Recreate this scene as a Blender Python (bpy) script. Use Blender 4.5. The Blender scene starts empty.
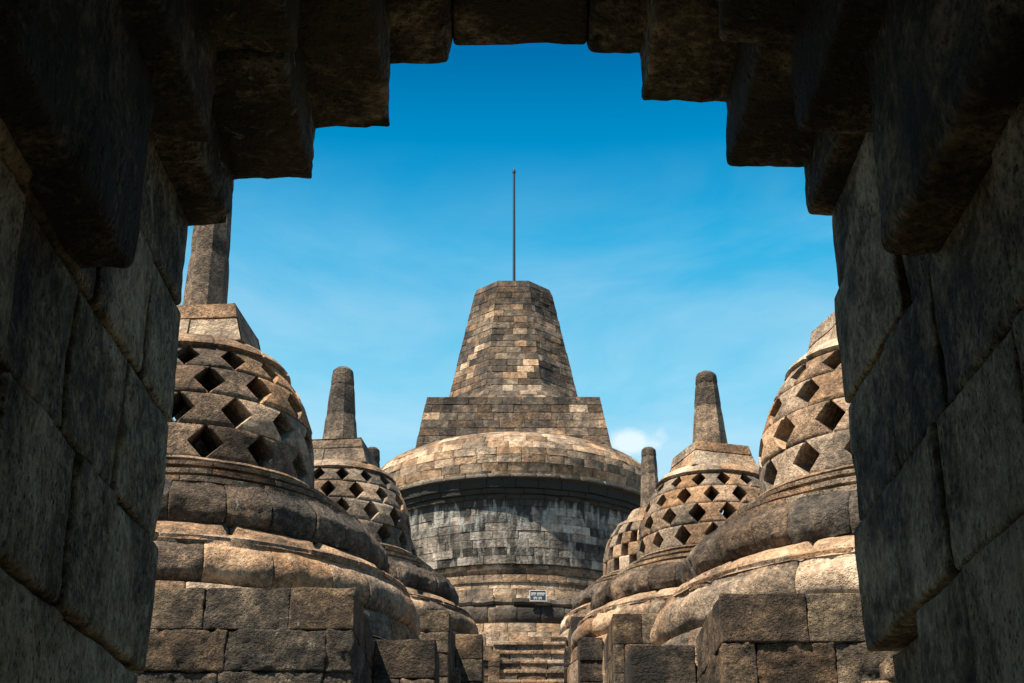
import bpy, math, random
import numpy as np
from mathutils import Vector, Matrix

# ------------------------------------------------------------------ camera, sky, sun, exposure
S = bpy.context.scene
C = S.collection
cam_d = bpy.data.cameras.new('camera')
cam = bpy.data.objects.new('camera', cam_d)
C.objects.link(cam)
cam.location = (0, 0, 0)
cam.rotation_euler = (math.radians(90 + 23.5), 0, 0)
cam_d.sensor_width = 36.0
cam_d.lens = 1450 / 1024 * 36.0
cam_d.clip_start = 0.05
cam_d.clip_end = 8000
S.camera = cam

SUN_EL = math.radians(63)
SUN_AZ = math.radians(-128)          # measured from +Y, clockwise seen from above: behind the camera on the left
sun_dir = Vector((math.sin(SUN_AZ) * math.cos(SUN_EL), math.cos(SUN_AZ) * math.cos(SUN_EL), math.sin(SUN_EL)))
W = bpy.data.worlds.new('World')
S.world = W
W.use_nodes = True
nt = W.node_tree
nt.nodes.clear()
def N(t, kind, **kw):
    n = t.nodes.new(kind)
    for k, v in kw.items():
        setattr(n, k, v)
    return n
sky = N(nt, 'ShaderNodeTexSky', sky_type='NISHITA', sun_disc=False)
sky.sun_elevation = SUN_EL
sky.sun_rotation = SUN_AZ
sky.air_density = 1.0
sky.dust_density = 0.3
sky.ozone_density = 3.0
hs = N(nt, 'ShaderNodeHueSaturation')
hs.inputs['Hue'].default_value = 0.475
hs.inputs['Saturation'].default_value = 1.45
hs.inputs['Value'].default_value = 1.25
nt.links.new(sky.outputs[0], hs.inputs['Color'])
tc = N(nt, 'ShaderNodeTexCoord')
mp = N(nt, 'ShaderNodeMapping')
mp.inputs['Scale'].default_value = (1.6, 1.6, 4.2)
mp.inputs['Rotation'].default_value = (0.0, 0.35, 0.4)
nt.links.new(tc.outputs['Generated'], mp.inputs['Vector'])
nz = N(nt, 'ShaderNodeTexNoise')
nz.inputs['Scale'].default_value = 2.6
nz.inputs['Detail'].default_value = 7
nz.inputs['Roughness'].default_value = 0.55
nz.inputs['Distortion'].default_value = 0.5
nt.links.new(mp.outputs[0], nz.inputs['Vector'])
rp = N(nt, 'ShaderNodeValToRGB')
rp.color_ramp.elements[0].position = 0.40
rp.color_ramp.elements[0].color = (0, 0, 0, 1)
rp.color_ramp.elements[1].position = 0.78
rp.color_ramp.elements[1].color = (0.75, 0.75, 0.75, 1)
nt.links.new(nz.outputs[0], rp.inputs[0])
# thin veil is denser low down in the sky
sep = N(nt, 'ShaderNodeSeparateXYZ')
nt.links.new(tc.outputs['Generated'], sep.inputs[0])
mr = N(nt, 'ShaderNodeMapRange')
mr.inputs['From Min'].default_value = 0.20
mr.inputs['From Max'].default_value = 0.52
mr.inputs['To Min'].default_value = 1.5
mr.inputs['To Max'].default_value = 0.0
nt.links.new(sep.outputs[2], mr.inputs['Value'])
mu = N(nt, 'ShaderNodeMath', operation='MULTIPLY')
nt.links.new(rp.outputs[0], mu.inputs[0])
nt.links.new(mr.outputs[0], mu.inputs[1])
# one small puffy cloud low over the round terrace, right of the main stupa
def cloud(direction, size, gain):
    vm = N(nt, 'ShaderNodeVectorMath', operation='SUBTRACT')
    nt.links.new(tc.outputs['Generated'], vm.inputs[0])
    d = Vector(direction).normalized()
    vm.inputs[1].default_value = d
    sc_ = N(nt, 'ShaderNodeVectorMath', operation='MULTIPLY')
    nt.links.new(vm.outputs[0], sc_.inputs[0])
    sc_.inputs[1].default_value = (1 / size[0], 1 / size[0], 1 / size[1])
    n2 = N(nt, 'ShaderNodeTexNoise')
    n2.inputs['Scale'].default_value = 45
    n2.inputs['Detail'].default_value = 6
    nt.links.new(tc.outputs['Generated'], n2.inputs['Vector'])
    ln = N(nt, 'ShaderNodeVectorMath', operation='LENGTH')
    nt.links.new(sc_.outputs[0], ln.inputs[0])
    a = N(nt, 'ShaderNodeMath', operation='MULTIPLY_ADD')
    nt.links.new(n2.outputs[0], a.inputs[0])
    a.inputs[1].default_value = 2.2
    nt.links.new(ln.outputs['Value'], a.inputs[2])
    r = N(nt, 'ShaderNodeMapRange')
    r.inputs['From Min'].default_value = 2.15
    r.inputs['From Max'].default_value = 1.3
    r.inputs['To Min'].default_value = 0
    r.inputs['To Max'].default_value = gain
    nt.links.new(a.outputs[0], r.inputs['Value'])
    return r.outputs[0]
cl = cloud((0.083, 0.94, 0.333), (0.020, 0.009), .9)
ad = N(nt, 'ShaderNodeMath', operation='ADD', use_clamp=True)
nt.links.new(mu.outputs[0], ad.inputs[0])
nt.links.new(cl, ad.inputs[1])
mixc = N(nt, 'ShaderNodeMix', data_type='RGBA')
nt.links.new(ad.outputs[0], mixc.inputs[0])
gr = N(nt, 'ShaderNodeValToRGB')
ge = gr.color_ramp.elements
ge[0].position = 0.0; ge[0].color = (.30, .48, .60, 1)
ge[1].position = 1.0; ge[1].color = (.001, .065, .20, 1)
for p_, c_ in ((.30, (.22, .55, .74, 1)), (.37, (.135, .49, .70, 1)), (.456, (.020, .345, .61, 1)), (.515, (.0, .225, .48, 1)), (.57, (.0, .125, .33, 1))):
    x_ = ge.new(p_); x_.color = c_
nt.links.new(sep.outputs[2], gr.inputs[0])
gm = N(nt, 'ShaderNodeVectorMath', operation='SCALE')
nt.links.new(gr.outputs[0], gm.inputs[0])
gm.inputs['Scale'].default_value = 10.6
gmix = N(nt, 'ShaderNodeMix', data_type='RGBA')
gmix.inputs[0].default_value = .97
nt.links.new(hs.outputs[0], gmix.inputs[6])
nt.links.new(gm.outputs[0], gmix.inputs[7])
nt.links.new(gmix.outputs[2], mixc.inputs[6])
mixc.inputs[7].default_value = (6.6, 7.9, 8.6, 1)
bg = N(nt, 'ShaderNodeBackground')
bg.inputs['Strength'].default_value = 0.05
nt.links.new(mixc.outputs[2], bg.inputs['Color'])
ow = N(nt, 'ShaderNodeOutputWorld')
nt.links.new(bg.outputs[0], ow.inputs['Surface'])

sl = bpy.data.lights.new('sun', 'SUN')
sl.energy = 5.0
sl.angle = math.radians(0.5)
sl.color = (1.0, 0.87, 0.70)
so = bpy.data.objects.new('sun', sl)
C.objects.link(so)
so.location = (-20, -20, 40)
so.rotation_euler = sun_dir.to_track_quat('Z', 'Y').to_euler()
S.view_settings.view_transform = 'Standard'
S.view_settings.look = 'None'
S.view_settings.exposure = 1.27
S.view_settings.gamma = 1.0
S.cycles.max_bounces = 8
S.cycles.diffuse_bounces = 4

# ------------------------------------------------------------------ noise and mesh helpers
RNG = np.random.default_rng(11)
def _h(ix, iy, iz, seed):
    n = (ix.astype(np.int64) * 73856093) ^ (iy.astype(np.int64) * 19349663) ^ (iz.astype(np.int64) * 83492791) ^ (seed * 2654435761)
    n = (n ^ (n >> 13)) * 1274126177 & 0xFFFFFFFF
    n = (n ^ (n >> 16)) & 0xFFFF
    return n / 32767.5 - 1.0
def noise3(P, seed=0):
    I = np.floor(P).astype(np.int64)
    F = P - I
    F = F * F * (3 - 2 * F)
    x, y, z = I[..., 0], I[..., 1], I[..., 2]
    fx, fy, fz = F[..., 0], F[..., 1], F[..., 2]
    def L(a, b, t): return a + (b - a) * t
    c = lambda a, b, d: _h(x + a, y + b, z + d, seed)
    return L(L(L(c(0,0,0), c(1,0,0), fx), L(c(0,1,0), c(1,1,0), fx), fy),
             L(L(c(0,0,1), c(1,0,1), fx), L(c(0,1,1), c(1,1,1), fx), fy), fz)
def fbm(P, f, octv=3, seed=0):
    v = 0; a = 1.0; s = 0
    for o in range(octv):
        v = v + a * noise3(P * f + 17.3 * o, seed + o); s += a
        a *= .5; f *= 2.1
    return v / s

class MB:
    """collects patches and rough blocks; build() links them as ONE mesh object"""
    def __init__(s):
        s.v = []; s.f = []; s.t = []; s.w = []; s.n = 0
    def raw(s, V, F, tone, warm):
        s.v.append(V.reshape(-1, 3)); s.f.append(F + s.n)
        s.t.append(np.full(len(F), tone)); s.w.append(np.full(len(F), warm))
        s.n += len(s.v[-1])
    def grid(s, P, tone=.5, warm=.5, flip=False):
        nv, nu = P.shape[:2]
        i = np.arange(nv * nu).reshape(nv, nu)
        F = np.stack([i[:-1, :-1], i[:-1, 1:], i[1:, 1:], i[1:, :-1]], -1).reshape(-1, 4)
        if flip: F = F[:, ::-1]
        s.raw(P, F, tone, warm)
    def block(s, c0, c1, tone=.5, warm=.5, bev=.02, n=6, amp=.006, freq=6, M=None, seed=0, taper=None, chipk=2.2):
        c0 = np.array(c0, float); c1 = np.array(c1, float)
        h = (c1 - c0) / 2; c = (c0 + c1) / 2
        bev = min(bev, h.min() * .45)
        Ps = []; Fs = []; off = 0
        for ax in range(3):
            a, b = [(1, 2), (2, 0), (0, 1)][ax]
            def lin(hh):
                k = max(3, int(n * min(2.2, max(.5, hh / .2))))
                return np.concatenate([[-hh, -hh + bev * .5], np.linspace(-hh + bev, hh - bev, k), [hh - bev * .5, hh]])
            A, Bb = np.meshgrid(lin(h[a]), lin(h[b]))
            for sg in (-1, 1):
                P = np.zeros(A.shape + (3,))
                P[..., a] = A; P[..., b] = Bb; P[..., ax] = sg * h[ax]
                nv, nu = A.shape
                i = np.arange(nv * nu).reshape(nv, nu)
                F = np.stack([i[:-1, :-1], i[:-1, 1:], i[1:, 1:], i[1:, :-1]], -1).reshape(-1, 4)
                if sg < 0: F = F[:, ::-1]
                Ps.append(P.reshape(-1, 3)); Fs.append(F + off); off += nv * nu
        P = np.concatenate(Ps); F = np.concatenate(Fs)
        _, ix, inv = np.unique(np.round(P, 5), axis=0, return_index=True, return_inverse=True)
        P = P[ix]; F = inv.reshape(-1)[F]
        q = np.clip(P, -(h - bev), h - bev)
        d = P - q
        L = np.linalg.norm(d, axis=1, keepdims=True)
        d = d / np.maximum(L, 1e-9)
        P = q + d * bev
        W_ = P + c
        nrm = fbm(W_ + seed * 3.1, freq, 4, seed % 7)[:, None] + .55 * np.abs(fbm(W_ + seed * 1.7, freq * 3.1, 2, 4))[:, None]
        edge = (np.sum(np.abs(P) > (h - bev * 1.2), axis=1) >= 2)[:, None]
        chip = np.minimum(0, fbm(W_ + 9.7, freq * 1.6, 3, 5)[:, None] + .12) * edge * bev * chipk
        P = P + d * (nrm * amp + chip)
        if taper:
            k = (P[:, 2] + h[2]) / (2 * h[2])
            P[:, 0] *= 1 - taper * k; P[:, 1] *= 1 - taper * k
        P = P + c
        if M is not None:
            P = P @ np.array(M.to_3x3()).T + np.array(M.translation)
        s.raw(P, F, tone, warm)
    def build(s, name, mat, parent=None, sharp=42):
        V = np.concatenate(s.v); F = np.concatenate(s.f)
        me = bpy.data.meshes.new(name)
        me.vertices.add(len(V)); me.vertices.foreach_set('co', V.astype(np.float32).ravel())
        me.loops.add(F.size); me.loops.foreach_set('vertex_index', F.astype(np.int32).ravel())
        me.polygons.add(len(F))
        me.polygons.foreach_set('loop_start', np.arange(0, F.size, 4, dtype=np.int32))
        me.polygons.foreach_set('use_smooth', np.ones(len(F), dtype=bool))
        me.update(calc_edges=True)
        for nm, arr in (('tone', s.t), ('warm', s.w)):
            at = me.attributes.new(nm, 'FLOAT', 'FACE')
            at.data.foreach_set('value', np.concatenate(arr).astype(np.float32))
        me.set_sharp_from_angle(angle=math.radians(sharp))
        me.materials.append(mat)
        o = bpy.data.objects.new(name, me)
        C.objects.link(o)
        if parent: o.parent = parent
        return o

def resample(prof, m):
    p = np.array(prof, float)
    L = np.concatenate([[0], np.cumsum(np.linalg.norm(np.diff(p, axis=0), axis=1))])
    out = []
    for a in range(len(p) - 1):                       # keep corners
        k = max(1, int(round((L[a + 1] - L[a]) / L[-1] * m)))
        for j in range(k):
            out.append(p[a] + (p[a + 1] - p[a]) * j / k)
    out.append(p[-1])
    return np.array(out)

def ring(B, prof, n, m=8, gap=.012, groove=.03, cols=5, tone=(.35, .2), warm=(.5, .3), amp=.008, freq=3, jit=.008,
         phase=0, rowgroove=0, centre=(0, 0), seed=0, bulge=0, arc=None, tonef=None):
    """a ring of blocks turned about z; every block has pinched joints, its own tone and a small offset"""
    r_ = np.random.default_rng(seed + 1000)
    p = resample(prof, m)
    if rowgroove and len(p) > 2:
        p = np.concatenate([p[:1], p[:1] * .94 + p[1:2] * .06, p[:1] * .75 + p[1:2] * .25, p[1:-1], p[-1:] * .75 + p[-2:-1] * .25, p[-1:] * .94 + p[-2:-1] * .06, p[-1:]])
    th = np.linspace(0, 2 * math.pi, n + 1) + phase
    th[1:-1] += (r_.random(n - 1) - .5) * .28 * (2 * math.pi / n)
    for k in range(n):
        if arc and not (arc[0] <= math.cos(th[k]) * 0 - math.sin((th[k] + th[k+1]) / 2) <= arc[1]): continue
        a, b = th[k], th[k + 1]
        rm = p[:, 0].max()
        g = gap / rm
        u = np.concatenate([[a, a + g], np.linspace(a + 2.2 * g, b - 2.2 * g, cols), [b - g, b]])
        off = np.zeros(len(u)); off[0] = off[-1] = -groove; off[1] = off[-2] = -groove * .25
        R = p[:, 0][:, None] + off[None, :] + (r_.random() - .5) * 2 * jit
        if bulge:
            uu = (u - a) / (b - a) * 2 - 1
            R = R + bulge * (1 - uu ** 2)[None, :]
        Z = np.repeat(p[:, 1][:, None], len(u), 1) + (r_.random() - .5) * jit
        if rowgroove:
            R[0] -= rowgroove; R[-1] -= rowgroove
        P = np.stack([centre[0] + R * np.cos(u)[None, :], centre[1] + R * np.sin(u)[None, :], Z], -1)
        d = fbm(P + seed, freq, 3, seed % 5) * amp
        P[..., 0] += d * np.cos(u)[None, :]
        P[..., 1] += d * np.sin(u)[None, :]
        P[..., 2] += fbm(P + 31, freq, 2, 3) * amp * .7
        t = tone[0] + (r_.random() - .5) * 2 * tone[1]
        if tonef: t = tonef(t, (a + b) / 2, r_)
        B.grid(P, t, np.clip(warm[0] + (r_.random() - .5) * 2 * warm[1], 0, 1), flip=p[-1, 1] < p[0, 1])

def wall(B, q, rows, bl, tone=(.4, .25), warm=(.5, .4), gap=.012, groove=.03, jit=.01, amp=.008, freq=3, cols=3, seed=0, tonef=None):
    """masonry on a quad q = (lower left, lower right, upper right, upper left) seen from outside"""
    r_ = np.random.default_rng(seed)
    q = np.array(q, float)
    nrm = np.cross(q[1] - q[0], q[3] - q[0]); nrm /= np.linalg.norm(nrm)
    H = np.linalg.norm(q[3] - q[0]); rh = H / rows
    for r in range(rows):
        v0, v1 = r / rows, (r + 1) / rows
        Lw = np.linalg.norm((q[1] - q[0]) * (1 - v0) + (q[2] - q[3]) * v0)
        nb = max(1, int(round(Lw / bl)))
        e = np.linspace(0, 1, nb + 1)
        if nb > 1:
            sh = (.5 if r % 2 else 0) / nb
            e = np.concatenate([[0], e[1:-1] + sh * .9 + (r_.random(nb - 1) - .5) * .5 / nb, [1]])
            if sh: e = np.sort(np.append(e, .38 / nb))
        for k in range(len(e) - 1):
            gu = gap / Lw; gv = gap / H
            u = np.concatenate([[e[k], e[k] + gu], np.linspace(e[k] + 2 * gu, e[k+1] - 2 * gu, cols), [e[k+1] - gu, e[k+1]]])
            v = np.concatenate([[v0, v0 + gv], np.linspace(v0 + 2 * gv, v1 - 2 * gv, cols), [v1 - gv, v1]])
            U, V = np.meshgrid(u, v)
            P = (q[0] * ((1-U)*(1-V))[..., None] + q[1] * (U*(1-V))[..., None] + q[2] * (U*V)[..., None] + q[3] * ((1-U)*V)[..., None])
            o = np.zeros(U.shape) + (r_.random() - .5) * 2 * jit
            in_u = (u == u[0]) | (u == u[-1]); 
            if k == 0: in_u[0] = False
            if k == len(e) - 2: in_u[-1] = False
            o[:, in_u] = -groove
            o[0] = -groove; o[-1] = -groove
            if k == 0: o[0, 0] *= .5; o[-1, 0] *= .5
            o = o + fbm(P + seed, freq, 3, 2) * amp
            P = P + o[..., None] * nrm
            t = tone[0] + (r_.random() - .5) * 2 * tone[1]
            if tonef: t = tonef(t, r, r_)
            B.grid(P, t, np.clip(warm[0] + (r_.random() - .5) * 2 * warm[1], 0, 1))

def disc(B, r, z, n=48, centre=(0, 0), tone=.3, r0=.01, up=True):
    th = np.linspace(0, 2 * math.pi, n + 1)
    rr = np.linspace(r0, r, 6)
    P = np.stack([centre[0] + rr[:, None] * np.cos(th), centre[1] + rr[:, None] * np.sin(th), np.full((6, n + 1), z)], -1)
    B.grid(P, tone, .5, flip=up)

def tag(o, label=None, cat=None, group=None, kind=None):
    if label: o['label'] = label
    if cat: o['category'] = cat
    if group: o['group'] = group
    if kind: o['kind'] = kind
    return o
def empty(name, loc, rz=0, **kw):
    o = bpy.data.objects.new(name, None)
    C.objects.link(o)
    o.location = loc; o.rotation_euler = (0, 0, rz)
    o.empty_display_size = .3
    return tag(o, **kw)

# ------------------------------------------------------------------ materials
def stone(name, ramp, warm_col, mott=(2.2, .55), grain=28, bump=.012, streak=0, lichen=0, stainz=None, gain=1.0, fine=.35, pores=.5):
    m = bpy.data.materials.new(name)
    m.use_nodes = True
    t = m.node_tree; t.nodes.clear()
    L = t.links.new
    out = N(t, 'ShaderNodeOutputMaterial')
    bs = N(t, 'ShaderNodeBsdfPrincipled')
    bs.inputs['Roughness'].default_value = .88
    bs.inputs['Specular IOR Level'].default_value = .25
    L(bs.outputs[0], out.inputs[0])
    geo = N(t, 'ShaderNodeNewGeometry')
    pos = geo.outputs['Position']
    at = N(t, 'ShaderNodeAttribute', attribute_name='tone')
    aw = N(t, 'ShaderNodeAttribute', attribute_name='warm')
    def noise(scale, det=6, rough=.6, vec=pos, dist=0):
        n = N(t, 'ShaderNodeTexNoise')
        n.inputs['Scale'].default_value = scale
        n.inputs['Detail'].default_value = det
        n.inputs['Roughness'].default_value = rough
        n.inputs['Distortion'].default_value = dist
        L(vec, n.inputs['Vector'])
        return n.outputs[0]
    def math_(op, a, b=None, clamp=False, c=None):
        n = N(t, 'ShaderNodeMath', operation=op, use_clamp=clamp)
        for i, x in enumerate((a, b, c)):
            if x is None: continue
            if isinstance(x, (int, float)): n.inputs[i].default_value = x
            else: L(x, n.inputs[i])
        return n.outputs[0]
    def mr(x, a, b, c, d):
        n = N(t, 'ShaderNodeMapRange')
        L(x, n.inputs[0])
        for i, v in enumerate((a, b, c, d)): n.inputs[i + 1].default_value = v
        return n.outputs[0]
    n1 = noise(mott[0], 5, .62, dist=.4)
    n2 = noise(mott[0] * 6.3, 6, .65)
    n3 = noise(grain, 5, .7)
    tv = math_('ADD', at.outputs['Fac'], mr(n1, .3, .7, -mott[1] * .5, mott[1] * .5))
    tv = math_('ADD', tv, mr(n2, .3, .7, -.16, .16))
    tv = math_('ADD', tv, mr(n3, .25, .75, -fine * .5, fine * .5), True)
    if streak:
        mp_ = N(t, 'ShaderNodeMapping'); mp_.inputs['Scale'].default_value = (2.6, 2.6, .22)
        L(pos, mp_.inputs[0])
        st = noise(1.0, 5, .6, vec=mp_.outputs[0])
        tv = math_('ADD', tv, mr(st, .35, .65, -streak, streak), True)
    cr = N(t, 'ShaderNodeValToRGB')
    e = cr.color_ramp.elements
    e[0].position = ramp[0][0]; e[0].color = ramp[0][1] + (1,)
    e[1].position = ramp[-1][0]; e[1].color = ramp[-1][1] + (1,)
    for p_, c_ in ramp[1:-1]:
        x = e.new(p_); x.color = c_ + (1,)
    L(tv, cr.inputs[0])
    mx = N(t, 'ShaderNodeMix', data_type='RGBA', blend_type='MULTIPLY')
    wf = mr(aw.outputs['Fac'], .35, 1.0, 0, .8)
    L(wf, mx.inputs[0]); L(cr.outputs[0], mx.inputs[6]); mx.inputs[7].default_value = warm_col + (1,)
    col = mx.outputs[2]
    if lichen:                                       # pale grey-green lichen spots
        nl = noise(9, 4, .75, dist=1.0)
        nl2 = noise(1.3, 2)
        f = math_('MULTIPLY', mr(nl, .6, .68, 0, 1), mr(nl2, .5, .62, 0, lichen), True)
        ml = N(t, 'ShaderNodeMix', data_type='RGBA')
        L(f, ml.inputs[0]); L(col, ml.inputs[6]); ml.inputs[7].default_value = (.36, .36, .30, 1)
        col = ml.outputs[2]
    if stainz:                                       # mineral bloom and soot running down under the cornice
        sx = N(t, 'ShaderNodeSeparateXYZ'); L(pos, sx.inputs[0])
        mp2 = N(t, 'ShaderNodeMapping'); mp2.inputs['Scale'].default_value = (1.7, 1.7, .35)
        L(pos, mp2.inputs[0])
        dn = noise(1.1, 6, .65, vec=mp2.outputs[0], dist=.6)
        zz = math_('ADD', sx.outputs[2], mr(dn, .3, .7, -.75, .75))
        white = math_('MULTIPLY', mr(zz, stainz[0] - .9, stainz[0] + .1, 0, 1), mr(sx.outputs[2], stainz[0] + .15, stainz[0] + .05, 0, 1), True)
        mp3 = N(t, 'ShaderNodeMapping'); mp3.inputs['Scale'].default_value = (3.4, 3.4, .7)
        L(pos, mp3.inputs[0])
        wn = noise(1.0, 6, .7, vec=mp3.outputs[0], dist=.5)
        white = math_('MULTIPLY', white, mr(wn, .43, .55, 0, .8), True)
        m1 = N(t, 'ShaderNodeMix', data_type='RGBA')
        L(white, m1.inputs[0]); L(col, m1.inputs[6]); m1.inputs[7].default_value = (.36, .40, .41, 1)
        wl = math_('MULTIPLY', mr(wn, .53, .62, 0, .6), mr(sx.outputs[2], stainz[0], stainz[0] - .1, 0, 1), True)
        m1b = N(t, 'ShaderNodeMix', data_type='RGBA')
        L(wl, m1b.inputs[0]); L(m1.outputs[2], m1b.inputs[6]); m1b.inputs[7].default_value = (.40, .39, .36, 1)
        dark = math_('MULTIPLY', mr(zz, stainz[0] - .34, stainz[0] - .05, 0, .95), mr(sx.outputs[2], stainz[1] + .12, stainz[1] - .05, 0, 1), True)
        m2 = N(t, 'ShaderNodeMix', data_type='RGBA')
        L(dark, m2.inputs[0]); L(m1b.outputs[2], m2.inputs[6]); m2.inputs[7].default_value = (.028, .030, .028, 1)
        col = m2.outputs[2]
    # vesicles and knocks in the stone: small dark pores, deeper in some patches than in others
    vo = N(t, 'ShaderNodeTexVoronoi'); vo.inputs['Scale'].default_value = grain * 1.5
    L(pos, vo.inputs['Vector'])
    pm = math_('MULTIPLY', mr(vo.outputs['Distance'], .30, .12, 0, 1), mr(noise(grain * .12, 4, .7), .44, .60, 0, 1), True)
    mpz = N(t, 'ShaderNodeMix', data_type='RGBA')
    L(math_('MULTIPLY', pm, pores), mpz.inputs[0]); L(col, mpz.inputs[6]); mpz.inputs[7].default_value = (.02, .018, .015, 1)
    col = mpz.outputs[2]
    if gain != 1.0:
        mg = N(t, 'ShaderNodeMix', data_type='RGBA', blend_type='MULTIPLY')
        mg.inputs[0].default_value = 1
        L(col, mg.inputs[6]); mg.inputs[7].default_value = (gain, gain, gain, 1)
        col = mg.outputs[2]
    L(col, bs.inputs['Base Color'])
    bsum = math_('ADD', math_('MULTIPLY', noise(grain * .35, 5, .7), 1.6), math_('MULTIPLY', noise(grain * 1.6, 4, .7), .6))
    bsum = math_('SUBTRACT', bsum, math_('MULTIPLY', pm, .9))
    bp = N(t, 'ShaderNodeBump')
    bp.inputs['Strength'].default_value = 1.0
    bp.inputs['Distance'].default_value = bump
    L(bsum, bp.inputs['Height'])
    L(bp.outputs[0], bs.inputs['Normal'])
    return m
R_STUPA = [(0, (.022, .020, .018)), (.3, (.085, .070, .056)), (.55, (.215, .165, .120)), (.8, (.42, .325, .235)), (1, (.58, .49, .38))]
M_ST = stone('weathered_andesite', R_STUPA, (1.0, .68, .42), lichen=.5, mott=(1.8, .5), grain=26, bump=.03, fine=.5)
M_MAIN = stone('main_stupa_andesite', R_STUPA, (1.0, .74, .52), mott=(.8, .45), grain=9, bump=.05, streak=.10, fine=.34)
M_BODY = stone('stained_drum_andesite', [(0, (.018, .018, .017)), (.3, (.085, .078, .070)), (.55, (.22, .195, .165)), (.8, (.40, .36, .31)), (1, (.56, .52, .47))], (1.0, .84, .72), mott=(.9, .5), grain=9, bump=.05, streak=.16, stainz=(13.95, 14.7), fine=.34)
M_GATE = stone('gate_andesite', [(0, (.030, .026, .018)), (.35, (.13, .108, .070)), (.7, (.34, .285, .19)), (1, (.52, .46, .33))], (1.0, .84, .66),
               lichen=.9, mott=(3.4, 1.0), grain=42, bump=.04, streak=.16, fine=.8, pores=.7)
M_BLK = stone('rough_hewn_blocks', [(0, (.020, .018, .016)), (.35, (.075, .060, .046)), (.65, (.20, .155, .105)), (1, (.42, .33, .22))], (1.0, .72, .48),
              lichen=.7, mott=(2.6, .8), grain=30, bump=.05, fine=.5)
def plain(name, col, rough=.6, metal=0, nscale=20, var=.25):
    m = bpy.data.materials.new(name); m.use_nodes = True
    t = m.node_tree; bs = t.nodes['Principled BSDF']
    bs.inputs['Roughness'].default_value = rough; bs.inputs['Metallic'].default_value = metal
    n = N(t, 'ShaderNodeTexNoise'); n.inputs['Scale'].default_value = nscale
    g = N(t, 'ShaderNodeNewGeometry'); t.links.new(g.outputs['Position'], n.inputs['Vector'])
    r = N(t, 'ShaderNodeMix', data_type='RGBA')
    t.links.new(n.outputs[0], r.inputs[0])
    r.inputs[6].default_value = tuple(c * (1 - var) for c in col) + (1,)
    r.inputs[7].default_value = tuple(min(1, c * (1 + var)) for c in col) + (1,)
    t.links.new(r.outputs[2], bs.inputs['Base Color'])
    return m
M_POLE = plain('dark_iron', (.045, .045, .05), .5, .6)
M_SIGN = plain('sign_navy', (.018, .028, .036), .5)
M_WHITE = plain('sign_white', (.42, .45, .47), .6)
M_GRASS = plain('ground_earth', (.085, .078, .05), .95, 0, 3, .4)

# ------------------------------------------------------------------ ground
CX, CY = 0.05, 50.0
B = MB()
gx = np.concatenate([-np.geomspace(4000, 8, 30), np.linspace(-6, 6, 8), np.geomspace(8, 4000, 30)])
X, Y = np.meshgrid(gx, gx)
B.grid(np.stack([X, Y, np.full(X.shape, -1.62) + fbm(np.stack([X, Y, X * 0], -1), .05, 2) * .03], -1), .4, .4)
tag(B.build('ground', M_GRASS), kind='structure')

# ------------------------------------------------------------------ round terraces
def terrace(rad, z0, z1, rows, seed, label):
    root = empty('round_terrace', (CX, CY, z0), label=label, cat='terrace', group='round stone terraces')
    B = MB()
    h = (z1 - z0) / rows
    for r in range(rows):
        rr = rad + (.06 if r == rows - 1 else 0)
        ring(B, [(rr, r * h), (rr, (r + 1) * h)], int(2 * math.pi * rad / .62), m=2, cols=3, seed=seed + r, phase=r * .4,
             tone=(.35, .2), rowgroove=.03, jit=.012)
    B.build('retaining_wall', M_BLK, root)
    B = MB()
    disc(B, rad - .012, z1 - z0 - .03, 160, tone=.45)
    B.build('paving', M_BLK, root)
terrace(38.8, -1.62, 1.86, 11, 21, 'lowest round stone terrace under the two nearest perforated stupas')
terrace(29.6, 2.0, 3.36, 6, 41, 'middle round stone terrace carrying the second pair of perforated stupas')
terrace(19.4, 3.75, 6.3, 8, 61, 'highest round stone terrace directly below the big central stupa')

# ------------------------------------------------------------------ stairs
def stairs(xc, w, ytop, ztop, zbot, rise, tread, seed, label):
    r_ = np.random.default_rng(seed)
    root = empty('stone_staircase', (xc, ytop, zbot), label=label, cat='staircase', group='stone stair flights between the terraces')
    B = MB()
    n = int(math.ceil((ztop - zbot) / rise))
    for k in range(n):
        z1 = ztop - k * rise - zbot; z0 = max(0, z1 - rise * 1.4)
        y1 = .25 - k * tread; y0 = -(k + 1) * tread
        x = -w / 2
        while x < w / 2 - .05:
            bw = min(w / 2 - x, r_.uniform(.3, .6))
            if w / 2 - x - bw < .15: bw = w / 2 - x
            B.block((x + .004, y0 + r_.uniform(-.01, .01), z0), (x + bw - .004, y1, z1 + r_.uniform(-.008, .008)), r_.uniform(.3, .68), r_.uniform(.3, .9),
                    bev=.02, n=3, amp=.01, seed=seed)
            B.block((x - .001, y0 - .028, z1 - .06), (x + bw - .004, y0 + .10, z1 + .012), r_.uniform(.45, .75), r_.uniform(.3, .8), bev=.012, n=3, amp=.012, freq=9, seed=seed + k)
            x += bw
    B.build('steps', M_ST, root)
stairs(.32, 2.4, 11.2, 1.86, -1.62, .27, .30, 5, 'lowest stone stair flight climbing from the gateway')
stairs(.32, 1.7, 20.4, 3.36, 2.0, .25, .30, 6, 'middle stone stair flight between the first and second stupas')
stairs(.36, 1.5, 30.6, 6.3, 3.75, .27, .40, 7, 'worn pale stone stair flight leading up to the central stupa')

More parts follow.
